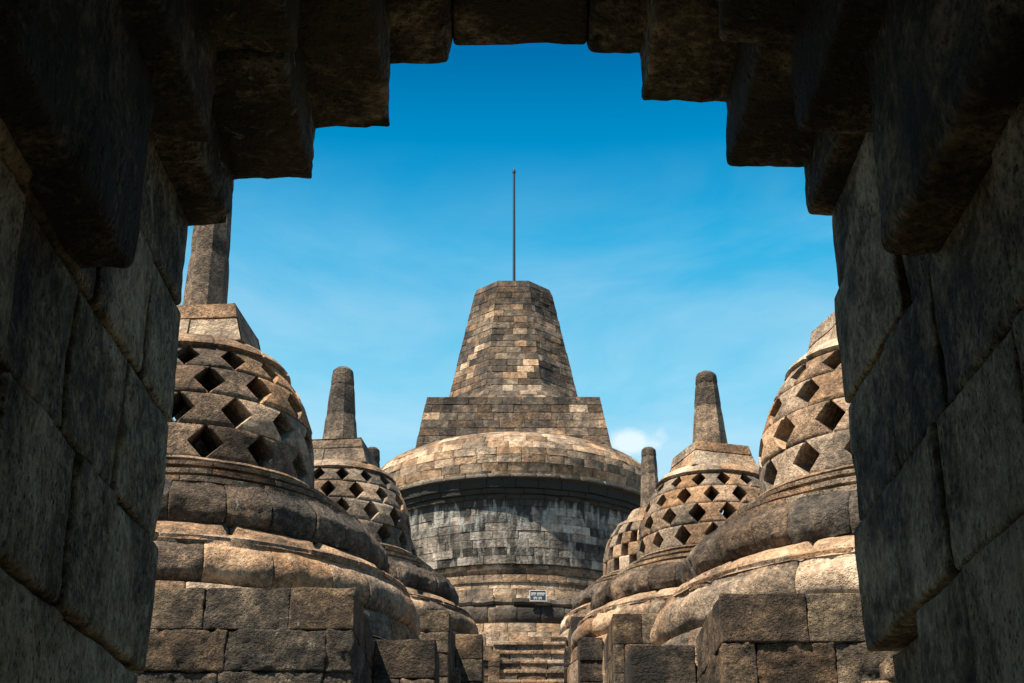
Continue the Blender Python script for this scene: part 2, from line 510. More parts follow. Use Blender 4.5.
# ------------------------------------------------------------------ stair pedestals: coursed walls of rough blocks
def pedestal(x0, x1, y0, y1, z0, z1, ch, seed, label, bl=.62, tone=(.30, .2), name='block_wall', amp=.012, warm=(.45, .35), n=7):
    r_ = np.random.default_rng(seed)
    root = empty(name, ((x0 + x1) / 2, (y0 + y1) / 2, z0), label=label, cat='stone wall', group='low block walls beside the stairs')
    ox, oy = (x0 + x1) / 2, (y0 + y1) / 2
    B = MB(); Cp = MB()
    z = z1; k = 0
    while z > z0 + .05:
        h = ch * r_.uniform(.93, 1.07)
        zz = max(z0, z - h)
        # split in x on the front and keep whole depth; long walls also split in y
        xs = [x0]
        x = x0 + (bl * (.4 if k % 2 else 1)) * r_.uniform(.8, 1.15)
        while x < x1 - .2:
            xs.append(x); x += bl * r_.uniform(.75, 1.3)
        xs.append(x1)
        ny = max(1, int(round((y1 - y0) / .9)))
        for i in range(len(xs) - 1):
            ys = np.linspace(y0, y1, ny + 1)
            if ny > 1: ys[1:-1] += r_.uniform(-.15, .15) + (.2 if k % 2 else 0)
            for j in range(ny):
                tgt = Cp if k == 0 else B
                tgt.block((xs[i] + .003 - ox, ys[j] + r_.uniform(0, .02) - oy, zz - z0 + .002), (xs[i+1] - .003 - ox, ys[j+1] - oy, z - .003 - z0),
                        tone[0] + r_.uniform(-1, 1) * tone[1], np.clip(warm[0] + r_.uniform(-1, 1) * warm[1], 0, 1),
                        bev=.016 if k else .010, n=n, amp=amp * 1.5 if k else amp * .7, freq=8, seed=seed + k * 7 + i)
        z = zz; k += 1
    B.build('lower_courses', M_BLK, root)
    Cp.build('coping', M_BLK, root)
    return root
pedestal(-3.7, -1.22, 11.15, 12.75, -1.0, 2.755, .31, 101, 'long dark block wall in front of the nearest left stupa', bl=.62, tone=(.28, .16), n=16, amp=.020)
pedestal(-1.215, -.67, 12.75, 13.6, -1.0, 2.69, .36, 102, 'dark stone pier below the left stupas, two large blocks wide at the bottom edge', bl=.55, tone=(.26, .12), n=10)
pedestal(1.62, 3.9, 11.15, 12.8, -1.0, 2.71, .39, 103, 'block wall with chiselled face in front of the nearest right stupa', bl=.76, tone=(.34, .16), warm=(.6, .35), n=16, amp=.020)
pedestal(1.04, 1.615, 12.8, 13.6, -1.0, 2.65, .42, 104, 'single wide dark block pier left of the nearest right wall', bl=.7, tone=(.16, .05), n=10)
pedestal(-3.2, -.87, 20.0, 22.2, 2.0, 4.62, .30, 105, 'grey block wall in front of the second left stupa', bl=.75, tone=(.36, .1))
pedestal(-.865, -.45, 22.2, 23.0, 3.0, 4.76, .36, 106, 'narrow three block pier just left of the stairs', bl=.6, tone=(.36, .1))
pedestal(1.40, 3.4, 20.0, 22.2, 2.0, 4.58, .42, 107, 'block wall with pale corner stone before the second right stupa', bl=.42, tone=(.42, .22), warm=(.6, .3))
pedestal(1.03, 1.39, 22.2, 23.0, 3.0, 4.71, .34, 108, 'narrow dark block pier just right of the stairs', bl=.6, tone=(.2, .1))
pedestal(-3.2, -1.25, 30.0, 31.9, 3.8, 6.80, .38, 109, 'distant block wall in front of the farthest left stupa', bl=.5)
pedestal(1.23, 3.2, 30.0, 31.9, 3.8, 6.80, .38, 110, 'distant block wall in front of the farthest right stupa', bl=.5, tone=(.25, .12))
pedestal(.86, 1.21, 31.9, 32.6, 3.8, 6.78, .45, 111, 'small far pier at the top right of the stairs', bl=.5, tone=(.25, .1))
pedestal(.92, 1.14, 25.6, 26, 3.7, 5.2, .3, 112, 'small dark block beside the right edge of the steps', bl=.4, tone=(.15, .05))
pedestal(-.47, -.24, 28.9, 29.4, 3.7, 5.88, .36, 113, 'small pale block beside the left edge of the steps', bl=.4, tone=(.6, .05), warm=(.7, .1))
pedestal(-1.05, -.77, 21.4, 22.0, 2.0, 4.1, .3, 114, 'low square block at the foot of the left walls', bl=.4, tone=(.5, .05))

# ------------------------------------------------------------------ perforated stupas
def stupa(x, y, zb, zfloor, seed, nlat, label, s=1.0, square=False, hrot=0, tipdark=0, spire_h=1.5, spire_r=(.325, .18), warm=(.5, .3), tone0=.42):
    rz = math.atan2(-(x - CX), CY - y) * -1
    rz = -math.atan2(x - CX, CY - y) * -1
    th = math.atan2(CX - x, CY - y)                       # turn so that one face looks straight out from the centre
    root = empty('perforated_stupa', (x, y, zfloor), -th, label=label, cat='stupa', group='perforated bell stupas on the terraces')
    zo = zb - zfloor
    r_ = np.random.default_rng(seed)
    T = (tone0, .14)
    def P(pr): return [(a * s, zo + b * s) for a, b in pr]
    # plinth with lower torus
    B = MB()
    ring(B, [(2.52 * s, 0.0), (2.52 * s, (zo - 1.78 * s))], 22, m=3, cols=6, seed=seed, tone=T, warm=warm, rowgroove=.03)
    ring(B, P([(2.52, -1.78), (2.48, -1.76), (2.46, -1.56), (2.44, -1.53), (2.25, -1.52)]), 20, m=10, cols=8, seed=seed + 1, tone=(tone0 + .05, .16), warm=warm)
    B.build('plinth', M_ST, root)
    B = MB()
    ring(B, P([(2.2, -1.52), (2.37, -1.51), (2.42, -1.46), (2.445, -1.38), (2.44, -1.29), (2.40, -1.21), (2.34, -1.16), (2.335, -1.125), (2.2, -1.12)]),
         27, m=20, cols=11, seed=seed + 2, tone=(tone0 + .06, .26), warm=warm, amp=.035, jit=.008, freq=5, groove=.016, gap=.007)
    B.build('lower_torus', M_ST, root)
    # petal band: overlapping flat petals on a sloping ledge
    B = MB()
    npet = 15
    for k in range(npet):
        a0 = 2 * math.pi * k / npet; w = 2 * math.pi / npet
        u = np.linspace(-1, 1, 19); v = np.linspace(0, 1, 10)
        U, V = np.meshgrid(u, v)
        TH = a0 + (U * .5) * w
        R = (1.88 + .46 * V) * s
        Z = zo + (-.88 - .24 * V) * s
        edge = .95 - .8 * np.abs(U * .98 + .1 * V) ** 5 - V
        hgt = np.clip(edge / .06, 0, 1) * .07 + np.where(np.abs(U) > .93, -.02, 0)
        Z = Z + hgt * s + (r_.random() - .5) * .02
        Pt = np.stack([R * np.cos(TH), R * np.sin(TH), Z], -1)
        Pt[..., 2] += fbm(Pt + seed, 4, 3) * .014
        R2 = fbm(Pt * 1.3 + seed, 3, 2) * .02
        Pt[..., 0] += R2 * np.cos(TH); Pt[..., 1] += R2 * np.sin(TH)
        B.grid(Pt, tone0 + .10 + (r_.random() - .5) * .25, np.clip(warm[0] + .1 + (r_.random() - .5) * .4, 0, 1), flip=True)
    ring(B, P([(2.2, -1.15), (2.33, -1.14), (2.34, -1.08), (2.2, -1.02)]), 24, m=5, cols=6, seed=seed + 3, tone=T, warm=warm, amp=.014)
    B.build('petal_band', M_ST, root)
    # big lotus torus
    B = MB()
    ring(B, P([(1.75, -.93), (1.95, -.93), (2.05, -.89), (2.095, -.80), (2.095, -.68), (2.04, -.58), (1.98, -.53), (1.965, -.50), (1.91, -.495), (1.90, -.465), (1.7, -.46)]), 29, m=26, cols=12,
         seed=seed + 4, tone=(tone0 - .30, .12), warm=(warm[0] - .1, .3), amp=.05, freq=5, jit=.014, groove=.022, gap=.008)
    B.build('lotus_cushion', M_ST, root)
    # stepped rings under the bell
    B = MB()
    for i, pr in enumerate([[(1.78, -.52), (1.77, -.455), (1.84, -.45), (1.84, -.40), (1.62, -.385)], [(1.64, -.40), (1.635, -.33), (1.70, -.325), (1.70, -.28), (1.48, -.27)],
                            [(1.50, -.28), (1.495, -.20), (1.545, -.195), (1.545, -.16), (1.38, -.15)], [(1.40, -.16), (1.395, -.10), (1.42, -.09), (1.40, -.065), (1.2, -.055)]]):
        ring(B, P(pr), 15 + i, m=6, cols=9, seed=seed + 5 + i, tone=(tone0 - .06 + .05 * (i % 2), .09), warm=warm, amp=.016, jit=.003, groove=.012, gap=.006)
    B.build('stepped_mouldings', M_ST, root)
    # lattice bell: rows of notched stones, real openings between them
    zs = [0, .46, .67, .9, 1.1, 1.28, 1.40, 1.50]; rs = [1.31, 1.285, 1.245, 1.17, 1.07, .93, .80, .64]
    rad = lambda z: np.interp(z, zs, rs)
    B = MB()
    rows = 4; H = 1.27
    hz = np.array([-.06, .31, .655, .98, H])
    notch = (.29 if nlat < 16 else .27)
    nu, nv = 12, 12
    for r in range(rows):
        for k in range(nlat):
            w = 2 * math.pi / nlat
            a0 = (k + .5 * (r % 2)) * w + (.19 if seed == 7 else .11)
            v = np.linspace(0, 1, nv + 1)
            j1, j2 = r_.uniform(-.02, .02, 2)
            if square:
                cut = np.full(v.shape, .20)
                cut2 = cut
            else:
                tri = 1 - np.abs(2 * v - 1)
                sc = 1.0 if nlat >= 16 else .95
                cut = notch * sc * np.clip(tri * 1.06 - .05, 0, 1) + .006 + j1 * tri
                cut2 = notch * sc * np.clip(tri * 1.06 - .05, 0, 1) + .006 + j2 * tri
            u = np.concatenate([[0, .03], np.linspace(.07, .93, nu - 3), [.97, 1]])
            Uu = a0 + w * (cut[:, None] + (1 - cut - cut2)[:, None] * u[None, :])
            z = hz[r] + (hz[r + 1] - hz[r]) * (v * .985 + .0075)
            off = r_.uniform(-.012, .012)
            bv = np.zeros((len(v), len(u))); bv[:, [0, -1]] = -.018; bv[[0, -1], :] = -.018
            Ro = rad(z)[:, None] + off + bv
            Po = np.stack([Ro * np.cos(Uu) * s, Ro * np.sin(Uu) * s, np.repeat(z[:, None], len(u), 1) * s + zo], -1)
            d = (fbm(Po + seed, 4, 3, 1) * .012)
            Po[..., 0] += d * np.cos(Uu); Po[..., 1] += d * np.sin(Uu)
            Ui = a0 + w * ((cut * 1.12)[:, None] + (1 - (cut + cut2) * 1.12)[:, None] * u[None, :])
            Ri = (rad(z) - .44)[:, None] + 0 * bv
            Pi = np.stack([Ri * np.cos(Ui) * s, Ri * np.sin(Ui) * s, np.repeat(z[:, None], len(u), 1) * s + zo], -1)
            tn = tone0 + .02 + r_.uniform(-.22, .22); wm = np.clip(warm[0] + r_.uniform(-1, 1) * warm[1] * 1.3, 0, 1)
            if r_.random() < .1: tn += .15; wm = min(1, wm + .3)
            B.grid(Po, tn, wm)
            B.grid(Pi, tn, wm, flip=True)
            for a, b in ((Po[:, 0], Pi[:, 0]), (Pi[:, -1], Po[:, -1])):
                B.grid(np.stack([b, a], 1), tn, wm)
            for a, b in ((Po[0], Pi[0]), (Pi[-1], Po[-1])):
                B.grid(np.stack([a, b], 1), tn, wm)
    B.build('lattice_bell', M_ST, root)
    B = MB()
    if square:
        ring(B, P([(.94, H + .005), (.90, 1.36), (.72, 1.46), (.66, 1.48), (.60, 1.62), (.52, 1.74), (.34, 1.80), (.05, 1.82)]), 8, m=16, cols=7, seed=seed + 9, tone=T, warm=warm, amp=.012)
        B.build('cap_ring', M_ST, root)
        zsp = 1.80
    else:
        ring(B, P([(.5, H - .03), (.95, H - .012), (.985, H + .02), (.93, 1.36), (.80, 1.45), (.60, 1.50), (.3, 1.52)]), 11, m=10, cols=8, seed=seed + 9, tone=(tone0 + .1, .14), warm=warm, amp=.014, jit=.012)
        B.build('cap_ring', M_ST, root)
        B = MB()
        ba, bt = .52 * s, .475 * s
        zmid = zo + 1.74 * s; z1 = zo + 1.93 * s; z0 = zo + 1.44 * s
        for (h0, h1, za, zc, tt) in ((.62 * s, .525 * s, z0, zmid, tone0 + .12), (.525 * s, .485 * s, zmid + .004, z1, tone0 + .02)):
            for q in range(4):
                M = Matrix.Rotation(q * math.pi / 2 + hrot, 3, 'Z')
                c = [M @ Vector(v) for v in ((-h0, -h0, za), (h0, -h0, za), (h1, -h1, zc), (-h1, -h1, zc))]
                wall(B, [tuple(v) for v in c], 1, .7 * s, tone=(tt, .08), warm=warm, gap=.01, groove=.02, amp=.014, freq=4, cols=6, seed=seed + q)
        hh = .488 * s
        g = np.linspace(-hh, hh, 6); X, Y = np.meshgrid(g, g)
        ch_, sh_ = math.cos(hrot), math.sin(hrot)
        B.grid(np.stack([X * ch_ - Y * sh_, X * sh_ + Y * ch_, np.full(X.shape, z1 - .012)], -1), tone0, .5)
        B.build('harmika', M_ST, root)
        zsp = 1.90
    B = MB()
    sh = spire_h; r0, r1 = spire_r
    lv = [(0, .40), (.40, .78), (.78, 1.0)] if seed % 2 else [(0, .55), (.55, .85), (.85, 1.0)]
    for i, (a, b) in enumerate(lv):
        v = np.linspace(a, b, 7)
        rr = r0 + (r1 - r0) * v ** .9
        rr = np.where(v > .95, rr * np.sqrt(np.clip(1 - ((v - .95) / .05) ** 2 * .55, 0, 1)), rr)
        rr[0] -= .008; rr[-1] -= .008 if b < 1 else 0
        octa = np.arange(9) * math.pi / 4 + math.pi / 8
        tn = tone0 + (-.06, -.20 - tipdark, -.30 - tipdark)[i] + r_.uniform(-.05, .05); wm = warm[0] - .1
        for k in range(8):
            uu = np.linspace(0, 1, 5)
            p0 = np.stack([np.cos(octa[k]) * rr, np.sin(octa[k]) * rr], -1); p1 = np.stack([np.cos(octa[k+1]) * rr, np.sin(octa[k+1]) * rr], -1)
            Q = p0[:, None] * (1 - uu)[None, :, None] + p1[:, None] * uu[None, :, None]
            if square or i == 2:
                f = .6 if i == 2 else .3
                nn = np.linalg.norm(Q, axis=-1, keepdims=True); Q = Q * (1 - f) + Q / nn * rr[:, None, None] * f
            P3 = np.concatenate([Q, np.repeat((zo + zsp * s + v * sh)[:, None], 5, 1)[..., None]], -1)
            P3 = P3 + (fbm(P3 + seed, 5, 3) * .010)[..., None] * np.concatenate([Q, np.zeros(Q.shape[:2] + (1,))], -1) / rr[:, None, None]
            B.grid(P3, tn, wm)
    disc(B, rr[-1], zo + zsp * s + sh - .003, 16, tone=.4, up=True)
    B.build('spire', M_ST, root, sharp=25)
    # solid core that the masonry is built against
    B = MB()
    ring(B, P([(1.85, -.95), (1.7, -.6), (1.2, -.12), (1.15, -.08), (.05, -.06)]), 6, m=6, cols=8, seed=1, tone=(.2, 0), groove=0, jit=0, amp=0)
    ring(B, P([(2.35, -1.75), (2.2, -1.2), (1.8, -.9)]), 6, m=6, cols=8, seed=1, tone=(.2, 0), groove=0, jit=0, amp=0)
    B.build('rubble_core', M_ST, root)
    return root
stupa(-3.36, 14.4, 4.55, 1.86, 7, 14, 'large perforated stupa at the left, nearest to the gateway', spire_h=2.1, spire_r=(.25, .18), tone0=.46, warm=(.6, .4))
stupa(3.97, 14.4, 4.50, 1.86, 18, 14, 'large perforated stupa at the right, half hidden by the gateway wall', spire_h=2.0, spire_r=(.25, .18), tone0=.55, warm=(.6, .35), s=1.06, hrot=.15)
stupa(-2.98, 23.7, 6.38, 3.36, 29, 16, 'second perforated stupa on the left with complete pointed spire', tone0=.42, warm=(.5, .35))
stupa(3.42, 23.7, 6.30, 3.36, 40, 16, 'second perforated stupa on the right with dark tipped spire', hrot=.17, tone0=.55, warm=(.6, .35), tipdark=.12)
stupa(-3.35, 33.0, 8.38, 6.3, 51, 16, 'farthest left stupa, only its spire tip shows behind the second left stupa', s=.9, square=True, spire_h=1.55, spire_r=(.25, .17))
stupa(3.28, 33.0, 8.38, 6.3, 62, 16, 'farthest right stupa with square openings and round shoulder', s=.9, square=True, spire_h=1.55, spire_r=(.25, .17), tone0=.57)

def statue(x, y, zb, seed, label):
    """seated figure added unseen inside the bell to block sky behind the openings"""
    th = math.atan2(CX - x, CY - y)
    B = MB()
    u = np.linspace(0, 2 * math.pi, 33)
    prof = [(.0, .62, .50), (.06, .66, .54), (.16, .64, .50), (.26, .50, .38), (.34, .36, .27), (.46, .32, .24), (.60, .36, .25), (.74, .41, .25),
            (.82, .36, .22), (.87, .16, .14), (.91, .11, .11), (.96, .15, .15), (1.04, .17, .18), (1.12, .16, .17), (1.18, .10, .11), (1.22, .07, .07), (1.27, .03, .03), (1.28, .001, .001)]
    P = np.array([[[a * math.cos(t), b * math.sin(t) * (1.15 if z < .3 else 1), z * .92] for t in u] for z, a, b in prof])
    P += fbm(P + seed, 5, 3)[..., None] * .012
    B.grid(P, .4, .5)
    for sd in (-1, 1):                               # arms down to the lap
        pts = [(.36 * sd, 0, .70, .10), (.46 * sd, -.03, .50, .085), (.42 * sd, -.16, .33, .07), (.24 * sd, -.30, .28, .06), (.06 * sd, -.36, .27, .05)]
        rows = []
        for i, (px, py, pz, r) in enumerate(pts):
            a = np.array(pts[max(0, i - 1)][:3]); b = np.array(pts[min(len(pts) - 1, i + 1)][:3]); d = (b - a) / np.linalg.norm(b - a)
            e1 = np.cross(d, [0, 1, .2]); e1 /= np.linalg.norm(e1); e2 = np.cross(d, e1)
            rows.append(np.array([px, py, pz]) + r * (np.cos(u)[:, None] * e1 + np.sin(u)[:, None] * e2))
        B.grid(np.array(rows), .4, .5)
    o = B.build('sky_block_statue', M_ST)  # added figure, unseen; keeps sky from showing through the lattice
    o.location = (x, y, zb); o.rotation_euler = (0, 0, -th)
    tag(o, label, 'statue', 'added sky-blocking statues inside the perforated stupas')
statue(-3.36, 14.4, 4.52, 1, 'added seated figure blocking the sky inside the nearest left perforated stupa')
statue(3.97, 14.4, 4.47, 2, 'added seated figure blocking the sky inside the nearest right perforated stupa')
statue(-2.98, 23.7, 6.35, 3, 'added seated figure blocking the sky inside the second left perforated stupa')
statue(3.42, 23.7, 6.27, 4, 'added seated figure blocking the sky inside the second right perforated stupa')

# ------------------------------------------------------------------ central main stupa
root = empty('main_stupa', (CX, CY, 6.3), label='huge central stone stupa with blunt spire on a square block', cat='stupa')
O = 6.3
def Z(z): return z - O
# stepped round platform
B = MB()
def dr(r0, z0, r1, z1, rows, seed, tone=(.5, .2), bl=.7, warm=(.5, .4), jit=.006, tonef=None, cap=0, **kw):
    for i in range(rows):
        a = (i) / rows; b = (i + 1) / rows
        ra, rb = r0 + (r1 - r0) * a, r0 + (r1 - r0) * b
        za, zb_ = z0 + (z1 - z0) * a, z0 + (z1 - z0) * b
        pr = [(ra, Z(za)), (rb, Z(zb_))]
        if i == rows - 1 and cap: pr.append((rb - cap, Z(zb_) + .005))
        ring(B, pr, max(8, int(2 * math.pi * ra / bl)), m=3, cols=4, seed=seed + i, phase=i * 1.7, tone=tone, warm=warm,
             rowgroove=0 if (i == rows - 1 and cap) else .025, groove=.03, jit=jit, amp=.01, freq=1.6, tonef=tonef, **kw)
dr(10.0, 6.3, 10.0, 8.05, 5, 200, cap=1.6)
dr(8.5, 8.0, 8.5, 8.56, 2, 210, cap=1.1, tone=(.6, .2))
dr(7.5, 8.5, 7.5, 9.03, 2, 220, cap=1.6, tone=(.6, .2))
dr(6.350, 8.925, 6.300, 9.705, 3, 230, cap=.8, tone=(.68, .16), bl=.8)
B.build('platform', M_MAIN, root)
# dark lotus torus at the foot, with broken petals over it
B = MB()
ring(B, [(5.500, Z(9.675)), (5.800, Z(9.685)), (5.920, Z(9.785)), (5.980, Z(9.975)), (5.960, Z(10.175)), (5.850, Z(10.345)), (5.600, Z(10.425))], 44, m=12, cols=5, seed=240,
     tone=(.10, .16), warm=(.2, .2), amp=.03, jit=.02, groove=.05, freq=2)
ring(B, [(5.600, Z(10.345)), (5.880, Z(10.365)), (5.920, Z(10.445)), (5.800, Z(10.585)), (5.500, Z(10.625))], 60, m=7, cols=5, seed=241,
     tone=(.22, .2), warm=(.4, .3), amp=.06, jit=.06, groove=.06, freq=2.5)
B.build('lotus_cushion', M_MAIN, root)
B = MB()
dr(5.450, 10.585, 5.420, 10.785, 1, 250, tone=(.55, .2), cap=.1)
dr(5.380, 10.785, 5.320, 11.225, 2, 252, tone=(.58, .2), warm=(.6, .3), cap=.08)
ring(B, [(5.360, Z(11.205)), (5.370, Z(11.265)), (5.200, Z(11.295))], 34, m=3, cols=4, seed=254, tone=(.62, .12), warm=(.6, .2))
dr(5.160, 11.265, 5.120, 11.505, 1, 256, tone=(.40, .16), cap=.1)
ring(B, [(5.040, Z(11.485)), (5.140, Z(11.605)), (5.160, Z(11.685)), (4.900, Z(11.725))], 34, m=5, cols=4, seed=258, tone=(.42, .16), warm=(.4, .2))
dr(4.900, 11.705, 4.820, 11.975, 1, 260, tone=(.58, .16), cap=.1, warm=(.6, .3))
B.build('base_mouldings', M_MAIN, root)
B = MB()
def bt(t, a, r_):
    return t + (.2 if r_.random() < .12 else 0)
dr(4.97, 11.895, 5.05, 14.045, 8, 270, tone=(.41, .27), bl=.86, warm=(.25, .35), jit=.012, tonef=bt)
B.build('drum', M_BODY, root)
B = MB()
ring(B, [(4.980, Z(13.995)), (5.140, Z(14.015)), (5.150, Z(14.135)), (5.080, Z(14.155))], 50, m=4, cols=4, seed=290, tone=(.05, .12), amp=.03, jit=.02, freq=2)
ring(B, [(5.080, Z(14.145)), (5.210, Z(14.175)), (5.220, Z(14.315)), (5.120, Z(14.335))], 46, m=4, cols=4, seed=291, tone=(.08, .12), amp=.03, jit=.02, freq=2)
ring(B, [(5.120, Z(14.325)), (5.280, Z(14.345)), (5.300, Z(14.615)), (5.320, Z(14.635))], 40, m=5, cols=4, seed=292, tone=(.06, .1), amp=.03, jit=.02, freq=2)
ring(B, [(5.280, Z(14.625)), (5.420, Z(14.655)), (5.430, Z(14.755)), (5.230, Z(14.815))], 44, m=5, cols=4, seed=293, tone=(.8, .1), amp=.025, jit=.015, freq=2)  # top lip: highlight line painted in as a paler tone
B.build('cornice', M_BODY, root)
B = MB()
dome = [(5.20, 14.64), (5.27, 14.90), (5.33, 15.17), (5.34, 15.44), (5.27, 15.71), (5.11, 15.98), (4.87, 16.23), (4.52, 16.46), (4.08, 16.66), (3.55, 16.84), (2.9, 17.0), (2.2, 17.1)]
for i in range(len(dome) - 1):
    ring(B, [(dome[i][0], Z(dome[i][1])), (dome[i+1][0], Z(dome[i+1][1]))], max(16, int(2 * math.pi * dome[i][0] / .74)), m=3, cols=5, seed=300 + i, phase=i * 2.1,
         tone=(.56, .17), warm=(.55, .35), rowgroove=.035, groove=.035, jit=.012, amp=.02, freq=2)
B.build('dome', M_MAIN, root)
B = MB()
h0, h1 = 3.36, 3.0
for q in range(4):
    M = Matrix.Rotation(q * math.pi / 2, 3, 'Z')
    c = [M @ Vector(v) for v in ((-h0, -h0, Z(16.2)), (h0, -h0, Z(16.2)), (h1, -h1, Z(18.34)), (-h1, -h1, Z(18.34)))]
    wall(B, [tuple(v) for v in c], 7, .66, tone=(.27, .13), warm=(.45, .45), groove=.02, jit=.012, cols=3, seed=320 + q,
         tonef=lambda t, r, r_: (t - .07 if r > 4 else t + .04) + (r_.uniform(.25, .45) if r_.random() < .12 else 0))
g = np.linspace(-h1, h1, 10); X, Y = np.meshgrid(g, g)
B.grid(np.stack([X, Y, np.full(X.shape, Z(18.32))], -1), .4, .5)
B.build('harmika', M_MAIN, root, sharp=30)
B = MB()
def octw(ap0, z0, ap1, z1, rows, seed, tone, tf=None):
    for k in range(8):
        a = -math.pi / 2 + k * math.pi / 4
        M = Matrix.Rotation(a + math.pi / 2, 3, 'Z')
        t8 = math.tan(math.pi / 8)
        c = [M @ Vector(v) for v in ((-ap0 * t8, -ap0, Z(z0)), (ap0 * t8, -ap0, Z(z0)), (ap1 * t8, -ap1, Z(z1)), (-ap1 * t8, -ap1, Z(z1)))]
        wall(B, [tuple(v) for v in c], rows, .52, tone=tone, warm=(.5, .5), groove=.02, gap=.012, jit=.012, cols=3, seed=seed + k, tonef=tf)
octw(2.86, 18.30, 2.46, 18.80, 2, 340, (.33, .2))
octw(2.40, 18.79, 1.47, 23.34, 17, 350, (.32, .19), lambda t, r, r_: (t - .14 if r > 14 else t) + (r_.uniform(.2, .45) if r_.random() < .16 else 0) - (.15 if r_.random() < .1 else 0))
octw(1.47, 23.34, 1.36, 23.62, 1, 360, (.15, .08))
for k in range(8):
    a = -math.pi / 2 + k * math.pi / 4 - math.pi / 8
    rr = 1.36 / math.cos(math.pi / 8)
    p = np.array([[0, 0, Z(23.64)], [rr * math.cos(a), rr * math.sin(a), Z(23.62)], [rr * math.cos(a + math.pi/4), rr * math.sin(a + math.pi/4), Z(23.62)]])
    P4 = np.array([[p[0], p[1]], [p[0] + (p[2] - p[0]) * .001, p[2]]])
    B.grid(P4, .2, .5)
B.build('spire', M_MAIN, root, sharp=25)

# lightning rod
def tube(B, p0, p1, r0, r1, n=10, tone=.5):
    p0 = np.array(p0, float); p1 = np.array(p1, float)
    d = (p1 - p0) / np.linalg.norm(p1 - p0)
    a = np.cross(d, [0, 1, 0] if abs(d[1]) < .9 else [1, 0, 0]); a /= np.linalg.norm(a); b = np.cross(d, a)
    th = np.linspace(0, 2 * math.pi, n + 1)
    c = np.cos(th)[:, None] * a + np.sin(th)[:, None] * b
    P = np.stack([p0 + c * .0001, p0 + c * r0, p1 + c * r1, p1 + c * .0001])
    B.grid(P, tone, .5)
rod = empty('lightning_rod', (CX + .03, CY, 23.6), label='thin dark metal rod standing on top of the central stupa', cat='lightning rod')
B = MB(); tube(B, (0, 0, 0), (0, 0, 5.5), .055, .045); B.build('rod', M_POLE, rod)
B = MB(); tube(B, (0, 0, 5.42), (0, 0, 5.52), .065, .065); tube(B, (0, 0, 5.52), (0, 0, 5.68), .03, .008); B.build('finial', M_POLE, rod)
B = MB(); tube(B, (0, 0, 0), (0, 0, .12), .16, .10); B.build('foot', M_POLE, rod)

# notice board leaning on the base mouldings
sg = empty('notice_board', (.80, CY - 6.02, 10.44), label='small dark notice board with white lettering at the foot of the central stupa', cat='sign')
sg.scale = (.84, 1, .84)
sg.rotation_euler = (math.radians(-6), 0, math.radians(3))
B = MB(); B.block((-.29, -.015, 0), (.29, .015, .38), .5, .5, bev=.004, n=2, amp=0); B.build('panel', M_SIGN, sg)
B = MB()
for c0, c1 in (((-.31, -.03, -.02), (-.285, .02, .40)), ((.285, -.03, -.02), (.31, .02, .40)), ((-.285, -.03, .375), (.285, .02, .40)), ((-.285, -.03, -.02), (.285, .02, .005))):
    B.block(c0, c1, .5, .5, bev=.003, n=2, amp=0)
B.build('frame', M_WHITE, sg)
B = MB()
def word(x0, x1, z0, z1, n):
    w = (x1 - x0) / n
    for i in range(n):
        a = x0 + i * w
        B.block((a, -.021, z0), (a + w * .28, -.0155, z1), .5, .5, bev=.001, n=1, amp=0)
        B.block((a + w * .30, -.021, z0 + (.07 if i % 2 else 0) * 1), (a + w * .82, -.0155, z0 + (.07 if i % 2 else 0) + .03), .5, .5, bev=.001, n=1, amp=0)
        B.block((a + w * .58, -.021, z0 + .034), (a + w * .82, -.0155, z1), .5, .5, bev=.001, n=1, amp=0)
word(-.25, -.07, .20, .32, 4); word(-.03, .25, .20, .32, 6)
word(-.16, -.02, .05, .15, 3); word(.02, .14, .05, .15, 3)
B.build('lettering', M_WHITE, sg)
B = MB(); B.block((-.2, .02, -.12), (-.16, .06, .3), .5, .5, bev=.004, n=2, amp=0); B.build('bracket', M_POLE, sg)
B = MB(); B.block((.16, .02, -.12), (.2, .06, .3), .5, .5, bev=.004, n=2, amp=0)
B.build('bracket', M_POLE, sg)

